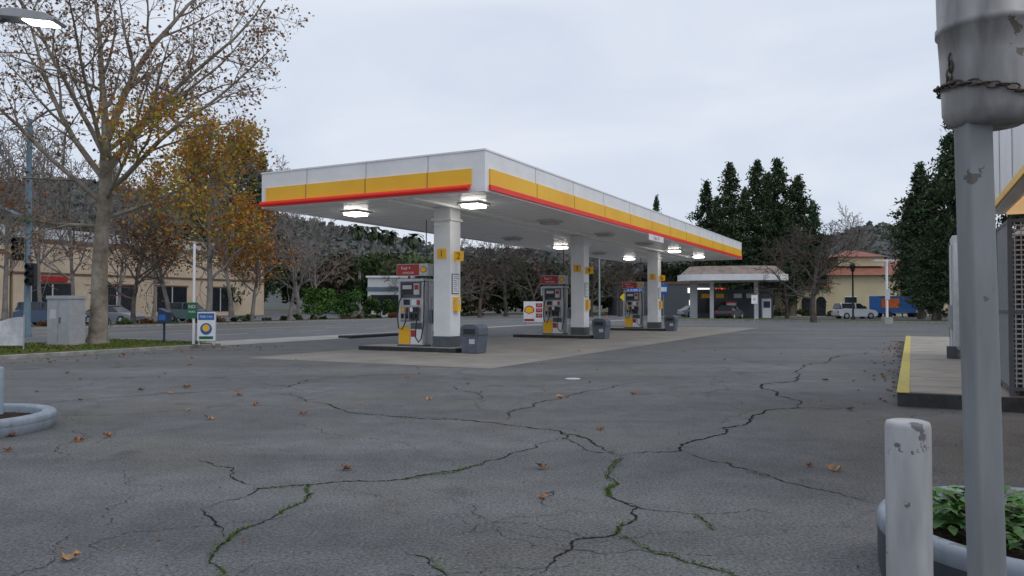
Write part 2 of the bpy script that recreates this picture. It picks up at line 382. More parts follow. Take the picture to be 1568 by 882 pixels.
V, C = quads(P, rg.uniform(.003,.010,len(P)), pick([(.07,.14,.015),(.12,.19,.02),(.06,.09,.02)],len(P),rg), rg, .6)
fol_obj('moss', V, C)

# fallen leaves
b = MB(); r = random.Random(11)
LM = [mat('leaf_a',(.42,.17,.07),.8,var=.3,scale=30), mat('leaf_b',(.24,.12,.06),.8,var=.3,scale=30), mat('leaf_c',(.46,.26,.13),.8,var=.3,scale=30)]
spots = [(530,719,.12),(830,717,.11),(1277,720,.13),(112,855,.12),(857,609,.13),(918,658,.09),(735,602,.11),(323,642,.13),(367,606,.13),(392,621,.12),(20,668,.14),(124,675,.11),(970,604,.13),(1300,628,.13),(830,762,.08),(467,634,.11),(287,594,.14),(218,598,.12),(657,612,.11),(168,669,.11),(1237,713,.07),(5,668,.1),(1262,583,.13),(78,556,.12),(105,572,.12),(60,600,.1),(15,690,.1)]
for i in range(38): spots.append((r.uniform(0,1380), 535+r.random()**1.6*110, r.uniform(.05,.10)))
for i in range(120):
    ww,uu = r.uniform(-8.6,-6.5), r.uniform(-22,0); x,y = Lw(ww,uu); spots.append((784+F*x/y, 467+H*F/y, r.uniform(.05,.11)))
for i in range(90):
    ww,uu = 13.05-abs(r.gauss(0,.35)), r.uniform(-8,14); x,y = Lw(ww,uu); spots.append((784+F*x/y, 467+H*F/y, r.uniform(.05,.10)))
for i in range(150): spots.append((r.uniform(0,1440), 500+r.random()*370, r.uniform(.008,.02)))
for px,py,sz in spots:
    x,y = G(px,py); a0 = r.uniform(0,6.28); V = [(0,0,sz*.12)]; n = 15
    for k in range(n):
        an = a0+2*math.pi*k/n; rr = sz*.62*(1.0 if k%3==0 else .55 if k%3==1 else .5)*r.uniform(.8,1.1)
        V.append((rr*math.cos(an), rr*math.sin(an)*.8, r.uniform(.0,.5)*sz+.006))
    b.add(V, [(0,k+1,(k+1)%n+1) for k in range(n)], r.choice(LM), False, Matrix.Translation((x,y,0)))
b.done('fallen_leaves')
b = MB(); x,y = G(877,580); b.lathe([(0,.012),(.14,.012),(.16,.006)], x, y, M_LGREY, 20); b.done('pale_ground_patch')  # low pale disc for a whitish patch on the asphalt

# ---------------------------------------------------------------- main canopy
ZT, ZB, ZS = 5.71, 4.60, 4.66
W0, W1, U0, U1 = -5.2, 3.06, -2.91, 32.6
b = MB()
b.box(W0, W1, U0, U1, ZS, ZT, M_WHITE)
t = .1
b.box(W0+.003, W1-.003, U0+.003, U0+t, ZB, ZS-.002, M_WHITE); b.box(W0+.003, W1-.003, U1-t, U1-.003, ZB, ZS-.002, M_WHITE)
b.box(W0+.003, W0+t, U0+t+.002, U1-t-.002, ZB, ZS-.002, M_WHITE); b.box(W1-t, W1-.003, U0+t+.002, U1-t-.002, ZB, ZS-.002, M_WHITE)
b.box(W0-.02, W1+.02, U0-.02, U1+.02, ZT+.002, ZT+.05, M_WHITE)
b.box(W0+.22, W1-.42, U0-.05, U0-.002, 4.80, 5.24, M_YEL)
b.box(W1+.002, W1+.05, U0+.22, U1-.25, 4.80, 5.24, M_YEL)
b.tube([(W0+.05,U0-.09,4.72),(W1-.46,U0-.09,4.72)], .08, M_REDL, 12)
b.box(W1+.002, W1+.075, U0+.2, U1-.2, 4.655, 4.795, M_REDL)
for x in (-3.3,-1.0,1.2): b.box(x, x+.02, U0-.056, U0-.051, 4.8, 5.24, M_BROWN); b.box(x, x+.015, U0-.006, U0-.001, 5.25, ZT, M_SEAM)
for i in range(1, 12):
    u = U0+.2+i*2.95; b.box(W1+.051, W1+.055, u, u+.02, 4.8, 5.24, M_BROWN); b.box(W1+.001, W1+.005, u, u+.015, 5.25, ZT, M_SEAM)
b.box(W0+t+.01, W1-t-.01, U0+t+.01, U1-t-.01, ZS-.012, ZS-.004, M_SOFF)
u = U0+.8
while u < U1-.3:
    b.box(W0+.12, W1-.12, u, u+.012, ZS-.015, ZS-.013, M_SEAML); u += .8
for cw in (-.45, .42): b.box(cw, cw+.14, U0+.15, U1-.15, ZS-.09, ZS-.016, M_SOFF)
lit = {(0,0),(1,0),(0,3),(1,5),(0,5),(1,4)}
for j,u in enumerate((-.6,5.0,10.8,16.4,22.0,27.6)):
    for i,ww in enumerate((-3.25,1.35)):
        b.box(ww-.38, ww+.38, u-.38, u+.38, ZS-.07, ZS-.018, M_WHITE2)
        b.box(ww-.28, ww+.28, u-.28, u+.28, ZS-.15, ZS-.072, M_LAMP if (i,j) in lit else M_LAMPOFF)
b.box(W1+.09, W1+.12, 11.4, 13.6, 4.36, 4.62, M_WHITE)
b.text('Open  24', .22, SIDE(W1+.125, 12.5, 4.49), M_RED)
b.done('gas_station_canopy', STATION, .012)

for k,u in enumerate((0,11.2,22.5)):
    b = MB(); a = .31
    b.box(-a, a, u-a, u+a, .5, ZS-.02, M_WHITE); b.box(-a-.02, a+.02, u-a-.02, u+a+.02, .10, .5, M_DGREY)
    b.box(-a-.06, a+.06, u-a-.06, u+a+.06, 4.2, 4.28, M_WHITE)
    b.box(-.17, .17, u-a-.03, u-a-.004, 2.98, 3.3, M_YEL); b.text(str(2*k+1), .3, FRONT(0, u-a-.034, 3.14), M_BLACK)
    b.box(a+.004, a+.36, u-.1, u-.07, 2.9, 3.22, M_YEL); b.text(str(2*k+2), .3, FRONT(a+.18, u-.104, 3.06), M_BLACK)
    b.box(a+.003, a+.02, u-.22, u+.2, 1.85, 2.5, M_DGREY); b.box(a+.021, a+.024, u-.19, u+.17, 1.88, 2.47, M_WHITE)
    for q in range(8): b.box(a+.025, a+.027, u-.15, u+.13-.04*(q%3), 1.94+q*.066, 1.96+q*.066, M_DGREY)
    b.box(a+.003, a+.14, u-.12, u+.13, 1.3, 1.75, M_YEL); b.box(a+.141, a+.146, u-.08, u+.09, 1.5, 1.68, M_LGREY)
    b.box(-a-.08, -a-.003, u-.05, u+.05, .5, 3.0, M_LGREY)
    b.tube([(-a-.5,u,2.3),(-a-.5,u,4.3)], .018, M_DGREY, 6)
    b.done('canopy_column', STATION, .02)
    b = MB()
    b.box(-3.1, .72, u-.62, u+.75, 0, .13, M_KERBBLK); b.box(-3.0, .62, u-.52, u+.65, .132, .15, M_CONC)
    b.done('pump_island', STATION, .04, 3)

def shell_logo(b, cx, y, cz, r):
    for sc_,m,dy in ((1,M_RED,0),(.8,M_YEL,-.004)):
        V = [(cx, y+dy, cz-r*.8*sc_)]; n = 12
        for i in range(n+1):
            an = math.radians(-20+220*i/n); V.append((cx+r*sc_*math.cos(an), y+dy, cz-.1*r+r*sc_*math.sin(an)*.95))
        b.add(V, [(0,i+1,i+2) for i in range(n)], m)

def pump(b):
    f = -.3
    b.box(-.5,.5,f-.03,.33,.13,.2,M_DGREY)
    b.box(-.48,.48,f,.3,.2,.95,M_LGREY)
    for sgn,yy in ((-1,f),(1,.3)):
        y0,y1 = (yy-.015,yy-.002) if sgn<0 else (yy+.002,yy+.015)
        b.box(-.45,-.02,y0,y1,.22,.78,M_YEL); b.box(.02,.45,y0,y1,.22,.70,M_WHITE); b.box(.02,.22,y0-.002,y1+.002,.46,.68,M_RED)
        b.box(-.45,-.02,y0,y1,.80,.92,M_LGREY); b.box(.02,.45,y0,y1,.72,.92,M_DGREY)
    b.box(-.46,.46,f+.06,.24,.952,1.75,M_GREY)
    b.box(-.5,-.40,f+.02,.28,.953,2.25,M_LGREY); b.box(.40,.5,f+.02,.28,.953,2.25,M_LGREY)
    for x in (-.30,-.13,.04,.21):
        b.box(x-.07,x+.07,f-.0,f+.058,1.0,1.42,M_LGREY if x<0 else M_DGREY)
        b.box(x-.05,x+.05,f-.03,f-.002,1.28,1.42,[M_YEL,M_RED,M_WHITE,M_BLACK][int((x+.3)/.17+.1)%4])
        b.box(x-.03,x+.03,f-.08,f-.004,1.06,1.22,M_BLACK)
    b.box(-.39,.39,f+.03,f+.058,1.44,1.72,M_LGREY); b.box(-.3,-.05,f+.015,f+.029,1.5,1.68,M_BLACK); b.box(.03,.2,f+.015,f+.029,1.5,1.68,M_WHITE); b.box(.24,.34,f+.01,f+.029,1.5,1.66,M_RED)
    b.box(-.40,.40,f-.02,.3,1.77,2.27,M_DGREY); b.box(-.34,.1,f-.03,f-.022,1.84,2.2,M_BLACK); b.box(-.3,.06,f-.036,f-.031,2.02,2.15,M_LGREY)
    b.box(.14,.36,f-.03,f-.022,1.84,2.2,M_LGREY); b.box(.17,.33,f-.036,f-.031,2.0,2.16,M_RED)
    b.box(-.52,.52,f-.04,.34,2.272,2.36,M_LGREY)
    b.box(-.3,-.24,-.03,.03,2.36,2.48,M_DGREY); b.box(.24,.3,-.03,.03,2.36,2.48,M_DGREY)
    b.box(-.68,.58,-.14,.14,2.46,2.86,M_LGREY); b.box(-.66,.22,-.15,-.142,2.48,2.84,M_RED); b.box(.24,.56,-.15,-.142,2.48,2.84,M_LGREY)
    b.text('Fuel +', .15, FRONT(-.30,-.154,2.72), M_WHITE); b.text('NITROGEN', .09, FRONT(-.2,-.154,2.56), M_WHITE)
    shell_logo(b, .40, -.156, 2.66, .13)
    for x,dx in ((.52,.14),(-.30,-.05)):
        pts = [(x,-.25,2.3),(x+dx*.6,-.42,2.05),(x+dx,-.5,1.5),(x+dx,-.52,.9),(x+dx*.5,-.55,.42),(x-dx*.2,-.55,.30),(x-dx*1.2,-.52,.45),(x-dx*1.4,-.46,.85),(x-dx*1.3,-.38,1.18)]
        if x < 0: pts = [(x,-.3,1.9),(x-.05,-.45,1.6),(x-.08,-.5,1.1),(x-.02,-.52,.75),(x+.12,-.52,.7),(x+.2,-.45,.95),(x+.2,-.38,1.2)]
        b.tube(pts, .021, M_BLACK, 8)
        e = pts[-1]; b.tube([e,(e[0],e[1]+.02,e[2]+.12),(e[0],e[1]+.1,e[2]+.2)], [.03,.035,.015], M_BLACK, 8)
    b.tube([(.54,0,.2),(.54,0,2.3)], .03, M_LGREY, 8)
for u in (0,11.2,22.5):
    b = MB(); b.T = Matrix.Translation((-1.25, u+.05, 0)); pump(b)
    b.done('fuel_dispenser', STATION, .008)
for k,(ww,u) in enumerate(((-2.05,.5),(-2.05,11.7))):
    b = MB(); b.tube([(ww,u,.14),(ww,u,2.4)], .03, M_LGREY, 8); b.box(ww-.13,ww+.13,u-.05,u-.03,1.95,2.35,M_WHITE); b.text(str(3+2*k), .34, FRONT(ww,u-.056,2.15), M_NAVY)
    b.done('pump_number_sign', STATION, .004)

def bin_(ww,u):
    b = MB()
    b.prism([(-.26,.02),(.26,.02),(.33,.62),(.33,.78),(.27,.86),(.14,.90),(-.14,.90),(-.27,.86),(-.33,.78),(-.33,.62)], -.3, .3, M_BIN)
    b.box(-.2,.2,-.32,-.303,.60,.76,M_BLACK); b.box(-.345,.345,-.315,.315,.57,.605,M_DGREY)
    b.box(-.36,-.336,-.12,.12,.3,.56,M_BLACK)
    b.box(.0,.2,-.312,-.303,.3,.45,M_LGREY)
    b.done('trash_bin', STATION @ at(ww,u), .035, 3)
bin_(1.22,-.35); bin_(1.1,11.0); bin_(1.05,22.3)
for u in (0,11.2,22.5):
    b = MB(); b.box(-.48,-.36,u-.35,u-.15,.9,1.35,M_BIN); b.tube([(-.42,u-.25,1.35),(-.45,u-.2,1.75)],.012,M_BLACK,6); b.tube([(-.42,u-.25,.14),(-.42,u-.25,.9)],.02,M_GREY,6); b.done('squeegee_station', STATION, .01)

b = MB()
for x in (-.62,.62): b.box(x-.03,x+.03,-.03,.03,0,.6,M_GREY)
b.box(-.7,.7,-.06,.06,.3,1.75,M_WHITE); shell_logo(b, -.30, -.066, 1.15, .36)
for i in range(3): b.box(.18,.62,-.072,-.062,.62+i*.36,.90+i*.36,M_RED); b.text('%d.9'%(4+i%2), .2, FRONT(.4,-.078,.76+i*.36), M_WHITE)
b.box(-.66,.05,-.072,-.062,.36,.52,M_RED)
b.done('price_sign', at(*S(817,54),0,-.15), .01)
b = MB(); b.box(-.22,.22,-.22,.22,.0,.04,M_ORANGE); b.lathe([(.16,.04),(.1,.32)],0,0,M_ORANGE,14); b.lathe([(.102,.32),(.075,.48)],0,0,M_WHITE,14); b.lathe([(.073,.48),(.03,.75),(.0,.75)],0,0,M_ORANGE,14)
b.done('traffic_cone', at(*S(930,56)))

# ---------------------------------------------------------------- store at right
b = MB()
b.box(13.1, 60, -8.2, 15, -.02, .2, M_KERBBLK)
b.box(13.25, 60, -8.05, 14.9, .19, .204, M_WALK)
b.box(13.09, 13.26, -8.21, 15, .203, .212, M_YELK)
for i in range(13): b.box(13.27, 14.45, -7.0+i*1.7, -6.985+i*1.7, .2045, .2065, M_DGREY)
b.done('store_sidewalk', STATION, .015)
b = MB()
b.box(15.6, 24, -7.0, 2.4, .21, 3.3, M_BEIGE)
b.box(14.2, 15.6, .6, 1.9, .21, 3.2, M_LGREY)
b.box(14.17, 14.197, .9, 1.5, .35, 3.0, M_WHITE2)
b.box(14.16, 14.197, 1.56, 1.62, .25, 3.1, M_DGREY)
b.box(14.22, 15.58, .55, .597, .4, 3.0, M_WHITE2); b.box(14.4,14.9,.53,.548,1.2,2.4,M_DGREY)
b.box(14.1,14.198,.7,.8,.9,1.5,M_GREY); b.box(14.05,14.25,.35,.55,.21,.5,M_DGREY)
b.box(14.33, 15.6, -1.2, .1, .21, 2.3, M_LGREY); b.box(14.3,14.328,-1.15,.05,.5,2.2,M_GLASS)
b.box(14.5, 24, -15, -5.8, 3.02, 4.37, M_WHITE)
b.box(14.47, 14.497, -15, -5.8, 3.03, 3.14, M_YEL)
for u in (-7.4,-9,-10.6): b.box(14.485,14.498,u,u+.02,3.15,4.36,M_SEAML)
b.box(14.7, 23, -14, -6.0, 2.99, 3.017, mat('soffit_painted_glow',(.80,.55,.30),.6,emit=(1,.62,.28),estr=.45))  # no lamp here: warm light is put into the soffit's colour and emission
b.box(14.46,14.497,-5.93,-5.86,3.16,4.3,M_YEL)
b.done('convenience_store', STATION, .01)
b = MB(); x0,x1,y0,y1,z0,z1 = 14.55,15.5,-8.0,-6.4,.21,2.7
for x in (x0,x1):
    for y in (y0,y1): b.box(x-.03,x+.03,y-.03,y+.03,z0,z1,M_DGREY)
for z in (z0+.1,1.4,z1): b.box(x0-.03,x1+.03,y0-.025,y0+.025,z-.025,z+.025,M_DGREY); b.box(x0-.024,x0+.026,y0+.03,y1-.03,z-.025,z+.025,M_DGREY)
z = z0+.1
while z < z1:
    b.box(x0+.03,x1-.03,y0-.008,y0+.008,z,z+.022,M_GREY); b.box(x0-.008,x0+.008,y0+.03,y1-.03,z,z+.022,M_GREY); z += .07
for i in range(12): xx = x0+.05+i*.078; b.box(xx,xx+.014,y0-.02,y0-.009,z0+.1,z1,M_GREY)
for i in range(20): yy = y0+.05+i*.078; b.box(x0-.02,x0-.009,yy,yy+.014,z0+.1,z1,M_GREY)
b.box(x0+.1,x1-.05,y0+.1,y1-.1,z0,2.5,M_BLACK)
b.done('gas_bottle_cage', STATION)

b = MB(); b.lathe([(.094,0),(.094,.955),(.092,.968),(.087,.978),(.065,.984),(0,.988)],0,0,M_BOLL,48)
b.done('bollard', at(1.775,3.44))
b = MB(); b.lathe([(.1,0),(.1,.70),(.09,.72),(0,.73)],0,0,mat('bollard_blue',(.25,.31,.37),.6),32); b.done('bollard', at(-6.50,9.62))
def planter(name, x, y, r, h, inner, M_, Ms):
    b = MB(); b.lathe([(r*.97,0),(r,h*.3),(r,h-.09)],0,0,Ms,72)
    b.lathe([(r,h-.09),(r+.003,h-.085),(r+.003,h-.03),(r-.012,h-.008),(r-.03,h),(r-inner+.03,h),(r-inner+.012,h-.008),(r-inner,h-.03),(r-inner,.05)],0,0,M_,72)
    b.lathe([(r-inner,h-.10),(r*.5,h-.07),(0,h-.06)],0,0,M_SOIL,40); return b.done(name, at(x,y))
planter('round_planter', 2.78, 3.85, .86, .40, .11, M_PLANT, M_PLANTD)
planter('round_planter', -6.62, 9.15, 1.02, .20, .16, M_PLANT, M_PLANT)
b = MB(); r = random.Random(4); GM = [mat('pl_a',(.06,.16,.03),.4,var=.2), mat('pl_b',(.10,.25,.045),.4,var=.2), mat('pl_c',(.04,.11,.025),.45,var=.2)]
def leaf(b, base, az, pitch, ln, wd, m):
    V = []; prof = [(0,.06),(.2,.7),(.45,1),(.7,.8),(.9,.35),(1,0.02)]
    for t_,ww in prof:
        d = ln*t_
        c = Vector((d*math.cos(pitch), 0, d*math.sin(pitch)-ln*.35*t_*t_))
        V += [c+Vector((0,-wd*ww,wd*ww*.3)), c, c+Vector((0,wd*ww,wd*ww*.3))]
    Fc = []
    for i in range(5):
        for j in range(2): k = i*3+j; Fc.append((k,k+1,k+4,k+3))
    b.add(V, Fc, m, True, Matrix.Translation(base) @ Matrix.Rotation(az,4,'Z'))
for cx,cy,n,s in ((-.18,.25,120,1.1),(-.42,.12,110,1.1),(-.30,.30,80,1.1),(-.10,-.05,60,.9),(.22,.35,60,.9),(-.33,-.2,60,.8),(.15,-.1,50,.8),(-.52,.33,45,.9),(.35,.1,50,1)):
    for i in range(n):
        a = r.uniform(0,6.28); q = r.random()**.6*.17*s; zz = .31+r.random()*.16*s
        leaf(b, (cx+q*math.cos(a), cy+q*math.sin(a), zz), a+r.uniform(-.6,.6), r.uniform(-.1,.9), r.uniform(.06,.11)*s, r.uniform(.02,.033)*s, r.choice(GM))
b.done('leafy_plant', at(2.78,3.85))

px_, py_ = 1.735, 2.8
b = MB()
b.box(-.048,.048,-.048,.048,-.01,2.3,M_POST)
b.done('steel_post', at(px_,py_,0) @ Matrix.Rotation(math.radians(-1.0),4,'Y') , .012, 4)
b = MB()
b.lathe([(0,2.155),(.11,2.158),(.135,2.175),(.15,2.21),(.152,2.30),(.156,2.40),(.162,2.50),(.170,2.505),(.170,2.53),(.163,2.535),(.168,2.8),(.18,3.6)],.04,0,M_PIPE,48)
n = 34
for i in range(n):
    a = 2*math.pi*i/n; rr = .164; zc = 2.275+.035*math.cos(a-2.6)+(.03*mn.noise(Vector((i*.4,0,0))))
    c = Vector((.04+rr*math.cos(a), rr*math.sin(a), zc)); tan = Vector((-math.sin(a),math.cos(a),0)); nrm = Vector((math.cos(a),math.sin(a),0))
    up = Vector((0,0,1)) if i%2 else nrm
    b.tube([c+tan*.023*math.cos(2*math.pi*k/12)+up*.011*math.sin(2*math.pi*k/12) for k in range(13)], .0038, M_RUST, 6, True, False)
for i in range(5):
    c = Vector((.04-.163+.004*i, -.03, 2.31+.03*i)); up = Vector((1,0,0)) if i%2 else Vector((0,1,0))
    b.tube([c+Vector((0,0,.021))*math.cos(2*math.pi*k/12)+up*.010*math.sin(2*math.pi*k/12) for k in range(13)], .0038, M_RUST, 6, True, False)
b.done('sleeved_pipe_with_chain', at(px_-.02,py_,0))

# ---------------------------------------------------------------- trees
M_BARK = mat('bark_plane', (.34,.30,.25), .85, col2=(.12,.095,.07), scale=2.2, bump=.6, bscale=12, spec=.15, detail=7)
M_BARKD = mat('bark_dark', (.115,.095,.085), .9, var=.25, scale=2, spec=.1)
M_BARKG = mat('bark_grey', (.26,.235,.215), .9, var=.25, scale=2, spec=.1)

def grow(rg, p, d, ln, r, lev, mx, out, tips, A):
    nseg = (9,8,5,4,3)[min(lev,4)]; sl = ln/nseg; pts = [p.copy()]; rs = [r]; dirs = [d.copy()]
    wand = A['w'][min(lev,len(A['w'])-1)]; trop = A['trop'][min(lev,len(A['trop'])-1)]
    for i in range(nseg):
        d = (d+Vector((rg.gauss(0,1),rg.gauss(0,1),rg.gauss(0,1)))*wand+Vector((0,0,trop))).normalized()
        p = p+d*sl; pts.append(p.copy()); rs.append(max(r*(1-.82*(i+1)/nseg), A['rmin'])); dirs.append(d.copy())
    if lev == 0: rs[0] *= 1.35
    out.append((pts, rs, lev))
    if lev >= mx:
        tips.append((pts[-1], lev)); tips.append((pts[len(pts)//2], lev)); return
    nk = A['n'][lev]; t0 = A['t0'][lev]; az = rg.uniform(0,6.28)
    for k in range(nk):
        t = t0+(1-t0)*(k+rg.uniform(.1,.9))/nk; f = t*nseg; i = min(int(f),nseg-1); q = pts[i].lerp(pts[i+1], f-i); dd = dirs[min(i+1,nseg)]
        az += 2.4+rg.uniform(-.5,.5); ang = math.radians(rg.uniform(*A['ang'][lev]))
        a = dd.cross(Vector((.3,.2,1)) if abs(dd.z)<.9 else Vector((1,0,0))).normalized(); c = dd.cross(a)
        nd = (dd*math.cos(ang)+(a*math.cos(az)+c*math.sin(az))*math.sin(ang)).normalized()
        l2 = ln*A['lr'][lev]*(1-.55*(t-t0)/(1-t0+1e-6))*rg.uniform(.75,1.2)
        r2 = min(max((r*(1-.82*t))*A['rr'], A['rmin']), r)
        grow(rg, q, nd, l2, r2, lev+1, mx, out, tips, A)

def wood_mesh(name, out, m):
    b = MB()
    for pts, rs, lev in out: b.tube(pts, rs, m, (12,8,5,3,3)[min(lev,4)], True, False)
    me = bpy.data.meshes.new(name); me.from_pydata(b.v, [], b.f); me.polygons.foreach_set('use_smooth', b.sm); me.materials.append(m); me.update()
    return me
def obj(name, me, M):
    o = bpy.data.objects.new(name, me); scene.collection.objects.link(o); o.matrix_world = M; return o

PLANE = dict(w=(.05,.09,.14,.2,.22), trop=(.03,.035,.04,.01,-.01), n=(0,10,7,5,0), t0=(.28,.16,.1,.1,0), ang=((35,62),(28,58),(30,65),(30,70),(30,60)), lr=(.52,.42,.46,.45,.4), rr=.62, rmin=.008)
rg = random.Random(21); out = []; tips = []
hx, hy = S(150,26.5)
tp = [Vector(p) for p in ((0,0,.05),(.02,0,.5),(.05,0,1.6),(.02,.05,2.8),(.10,0,4.0),(.20,.05,5.2),(.22,0,6.3),(.20,0,7.2))]
out.append((tp, [.44,.31,.27,.25,.23,.22,.20,.16], 0))
for z,d,L_,r_ in ((7.1,(-.22,.1,1),7.5,.14),(7.1,(.22,.0,1),8.0,.14),(6.2,(.55,.1,.85),8.6,.12),(5.4,(.95,-.1,.62),7.8,.10),(4.5,(1,.25,.30),5.6,.075),(5.8,(-.6,.1,.85),8.0,.12),(5.0,(-.95,-.1,.55),7.2,.10),(4.2,(-1,.2,.15),5.0,.07),
                 (6.4,(.05,-.7,.8),6.5,.09),(6.0,(.1,.8,.8),7.0,.09),(5.1,(.5,-.6,.5),5.5,.08),(6.6,(-.3,-.35,1),7.5,.10),(6.8,(.75,.4,.9),7.0,.09)):
    i = min(int(np.searchsorted([p.z for p in tp], z)), len(tp)-1); f = (z-tp[i-1].z)/(tp[i].z-tp[i-1].z); p0 = tp[i-1].lerp(tp[i], min(f,1))
    grow(rg, p0, Vector(d).normalized(), L_, r_, 1, 4, out, tips, PLANE)
syc = obj('sycamore_tree', wood_mesh('sycamore_tree', out, M_BARK), at(hx,hy))
rgn = np.random.default_rng(5)
T = np.array([tuple(t[0]) for t in tips]); print('tips', len(T))
low = (T[:,2] < 8.2) & (T[:,0] > .8)
Pa = T[~low]; Pa = Pa[rgn.random(len(Pa)) < .36]; Pa = np.repeat(Pa,2,axis=0); Pa = Pa+rgn.normal(size=Pa.shape)*.12
Va, Ca = quads(Pa, rgn.uniform(.045,.085,len(Pa)), pick([(.22,.11,.07),(.16,.085,.055),(.30,.16,.08),(.26,.15,.08)],len(Pa),rgn), rgn, .7)
Tl = T[low]; Pb = np.repeat(Tl[rgn.random(len(Tl))<.75], 3, axis=0); Pb = Pb+rgn.normal(size=Pb.shape)*.2
Vb, Cb = quads(Pb, rgn.uniform(.05,.10,len(Pb)), pick([(.50,.28,.05),(.45,.34,.06),(.30,.30,.06),(.42,.18,.04),(.30,.15,.06)],len(Pb),rgn), rgn, .7)
fol_obj('leaves', np.concatenate([Va,Vb]), np.concatenate([Ca,Cb]), syc)

GEN = dict(w=(.06,.14,.18,.22), trop=(.03,.08,.06,.02), n=(15,8,6,0), t0=(.22,.12,.1,0), ang=((30,58),(30,60),(30,65),(30,60)), lr=(.50,.5,.5,.4), rr=.6, rmin=.018)
SPR = dict(w=(.08,.16,.2,.24), trop=(.02,.05,.03,.0), n=(12,9,6,0), t0=(.22,.15,.1,0), ang=((45,75),(30,65),(30,70),(30,60)), lr=(.75,.5,.5,.4), rr=.65, rmin=.018)
variants = {}
for nm,A,h,rad,m,sd in (('g1',GEN,10,.16,M_BARKG,1),('g2',GEN,10,.15,M_BARKG,2),('g3',GEN,10,.16,M_BARKG,8),('s1',SPR,7,.2,M_BARKD,3),('s2',SPR,7,.18,M_BARKD,4)):
    rg = random.Random(sd); out = []; tips = []; grow(rg, Vector((0,0,0)), Vector((0,0,1)), h, rad, 0, 3, out, tips, A)
    variants[nm] = (wood_mesh('bare_tree_'+nm, out, m), np.array([tuple(t[0]) for t in tips]), h)
def bare(name, px, Y, yt, v, rot, sxy=1.0, leaves=None):
    me, tp, h0 = variants[v]; x,y = S(px,Y); k = top(yt,Y)/h0*.93
    M = at(x,y,0,rot) @ Matrix.Diagonal((k*sxy,k*sxy,k,1)); o = obj(name, me, M)
    if leaves:
        cols, per, sz, jit, keep = leaves; rr_ = np.random.default_rng(int(abs(px))); t = tp[rr_.random(len(tp))<keep]
        P = np.repeat(t,per,axis=0)+rr_.normal(size=(len(t)*per,3))*jit
        nz = np.sin(P[:,0]*1.3+px)+np.sin(P[:,1]*1.7)+np.sin(P[:,2]*1.1+2); P = P[nz > -1.1]
        V,C = quads(P, rr_.uniform(sz*.6,sz*1.2,len(P)), pick(cols,len(P),rr_), rr_, .7); fol_obj('leaves', V, C, o, M)
    return o
AUT = [(.50,.24,.035),(.54,.31,.045),(.34,.30,.05),(.46,.15,.03),(.22,.22,.045),(.28,.12,.04)]
ORB = [(.46,.15,.03),(.38,.12,.03),(.26,.09,.04)]
bare('autumn_tree', 318, 58, 205, 'g1', .4, 1.15, (AUT,6,.10,.28,.95))
bare('autumn_tree', 385, 64, 318, 'g2', 1.4, 1.3, (ORB+AUT[:2],4,.13,.25,.7))
bare('autumn_tree', 262, 60, 270, 'g3', 2.4, 1.1, (AUT,3,.11,.25,.6))
bare('autumn_tree', 205, 56, 338, 's1', 1.1, .9, ([(.22,.08,.04),(.16,.07,.04)],1,.12,.15,.5))
for i,(px,Y,yt,v,s) in enumerate(((442,67,335,'g2',1.3),(8,62,190,'g1',.9),(62,70,200,'g2',.8),(112,66,225,'g3',.8),(-40,60,170,'g2',.9),(235,75,265,'g1',.8),(180,80,250,'g2',.8),(355,95,200,'g3',.8),(35,88,230,'g1',1),
        (700,95,372,'g1',1.2),(735,90,375,'s1',1),(775,100,370,'s2',1),(820,92,378,'s1',1),(860,110,375,'g3',1.2),(905,96,380,'s2',1),(950,100,380,'s1',1),(460,92,246,'g3',.9),(490,85,330,'g2',1),(615,100,400,'s2',1))):
    bare('bare_tree', px, Y, yt, v, i*1.3, s, ([(.30,.14,.05)],1,.07,.1,.06) if i%2 else None)
bare('bare_tree', 1246, 66, 350, 's1', .5, 1.15)
bare('bare_tree', 1205, 84, 372, 's2', 2.5, 1.0)
bare('bare_tree', 1302, 150, 328, 'g2', 1.5, .9)
bare('bare_tree', 1340, 160, 338, 'g3', 1.5, .9)

def conifer_data(seed, h, spread, nb=42, per=8, leafn=26, sz=.27, base=.1, cols=((.05,.08,.042),(.065,.095,.05),(.035,.06,.036),(.08,.10,.055)), p=.75):
    r_ = np.random.default_rng(seed); Ps = []; Cs = []; lob = r_.uniform(0,6.28,4)
    for i in range(nb):
        t = base+(1-base)*((i+.5)/nb)
        for k in range(per):
            az = r_.uniform(0,6.28); prof = (1-t**3.4)**p*min(1,(t-base)*3+.55)
            rad = spread*prof*r_.uniform(.3,1.2)*(1+.30*math.sin(2*az+lob[0]+t*9))*(1+.24*math.sin(t*19+lob[1]))+.25
            n = int(leafn*(.4+prof*.9)); s_ = r_.uniform(.25,1,n)**.7*rad
            z = t*h+r_.normal()*.35+s_*.25-(s_/spread)**2*.8*r_.uniform(.5,1.5)
            wdt = .10+.15*s_
            P = np.stack([np.cos(az)*s_+r_.normal(size=n)*wdt, np.sin(az)*s_+r_.normal(size=n)*wdt, z+r_.normal(size=n)*.22],1)
            c = np.array(cols[r_.integers(0,len(cols))])*r_.uniform(.6,1.4); Ps.append(P); Cs.append(np.repeat(c[None],n,0)*(1+r_.uniform(-.2,.2,(n,1))))
    P = np.concatenate(Ps); C = np.concatenate(Cs); V,C = quads(P, r_.uniform(sz*.6,sz*1.3,len(P)), C, r_, .42); return V, C
CM = []
for sd,spread,p in ((1,2.9,.9),(2,2.6,1.0),(3,3.2,.85)):
    V,C = conifer_data(sd, 20, spread, p=p); o = fol_obj('tmp', V, C, m=M_FOLD); CM.append(o.data); bpy.data.objects.remove(o)
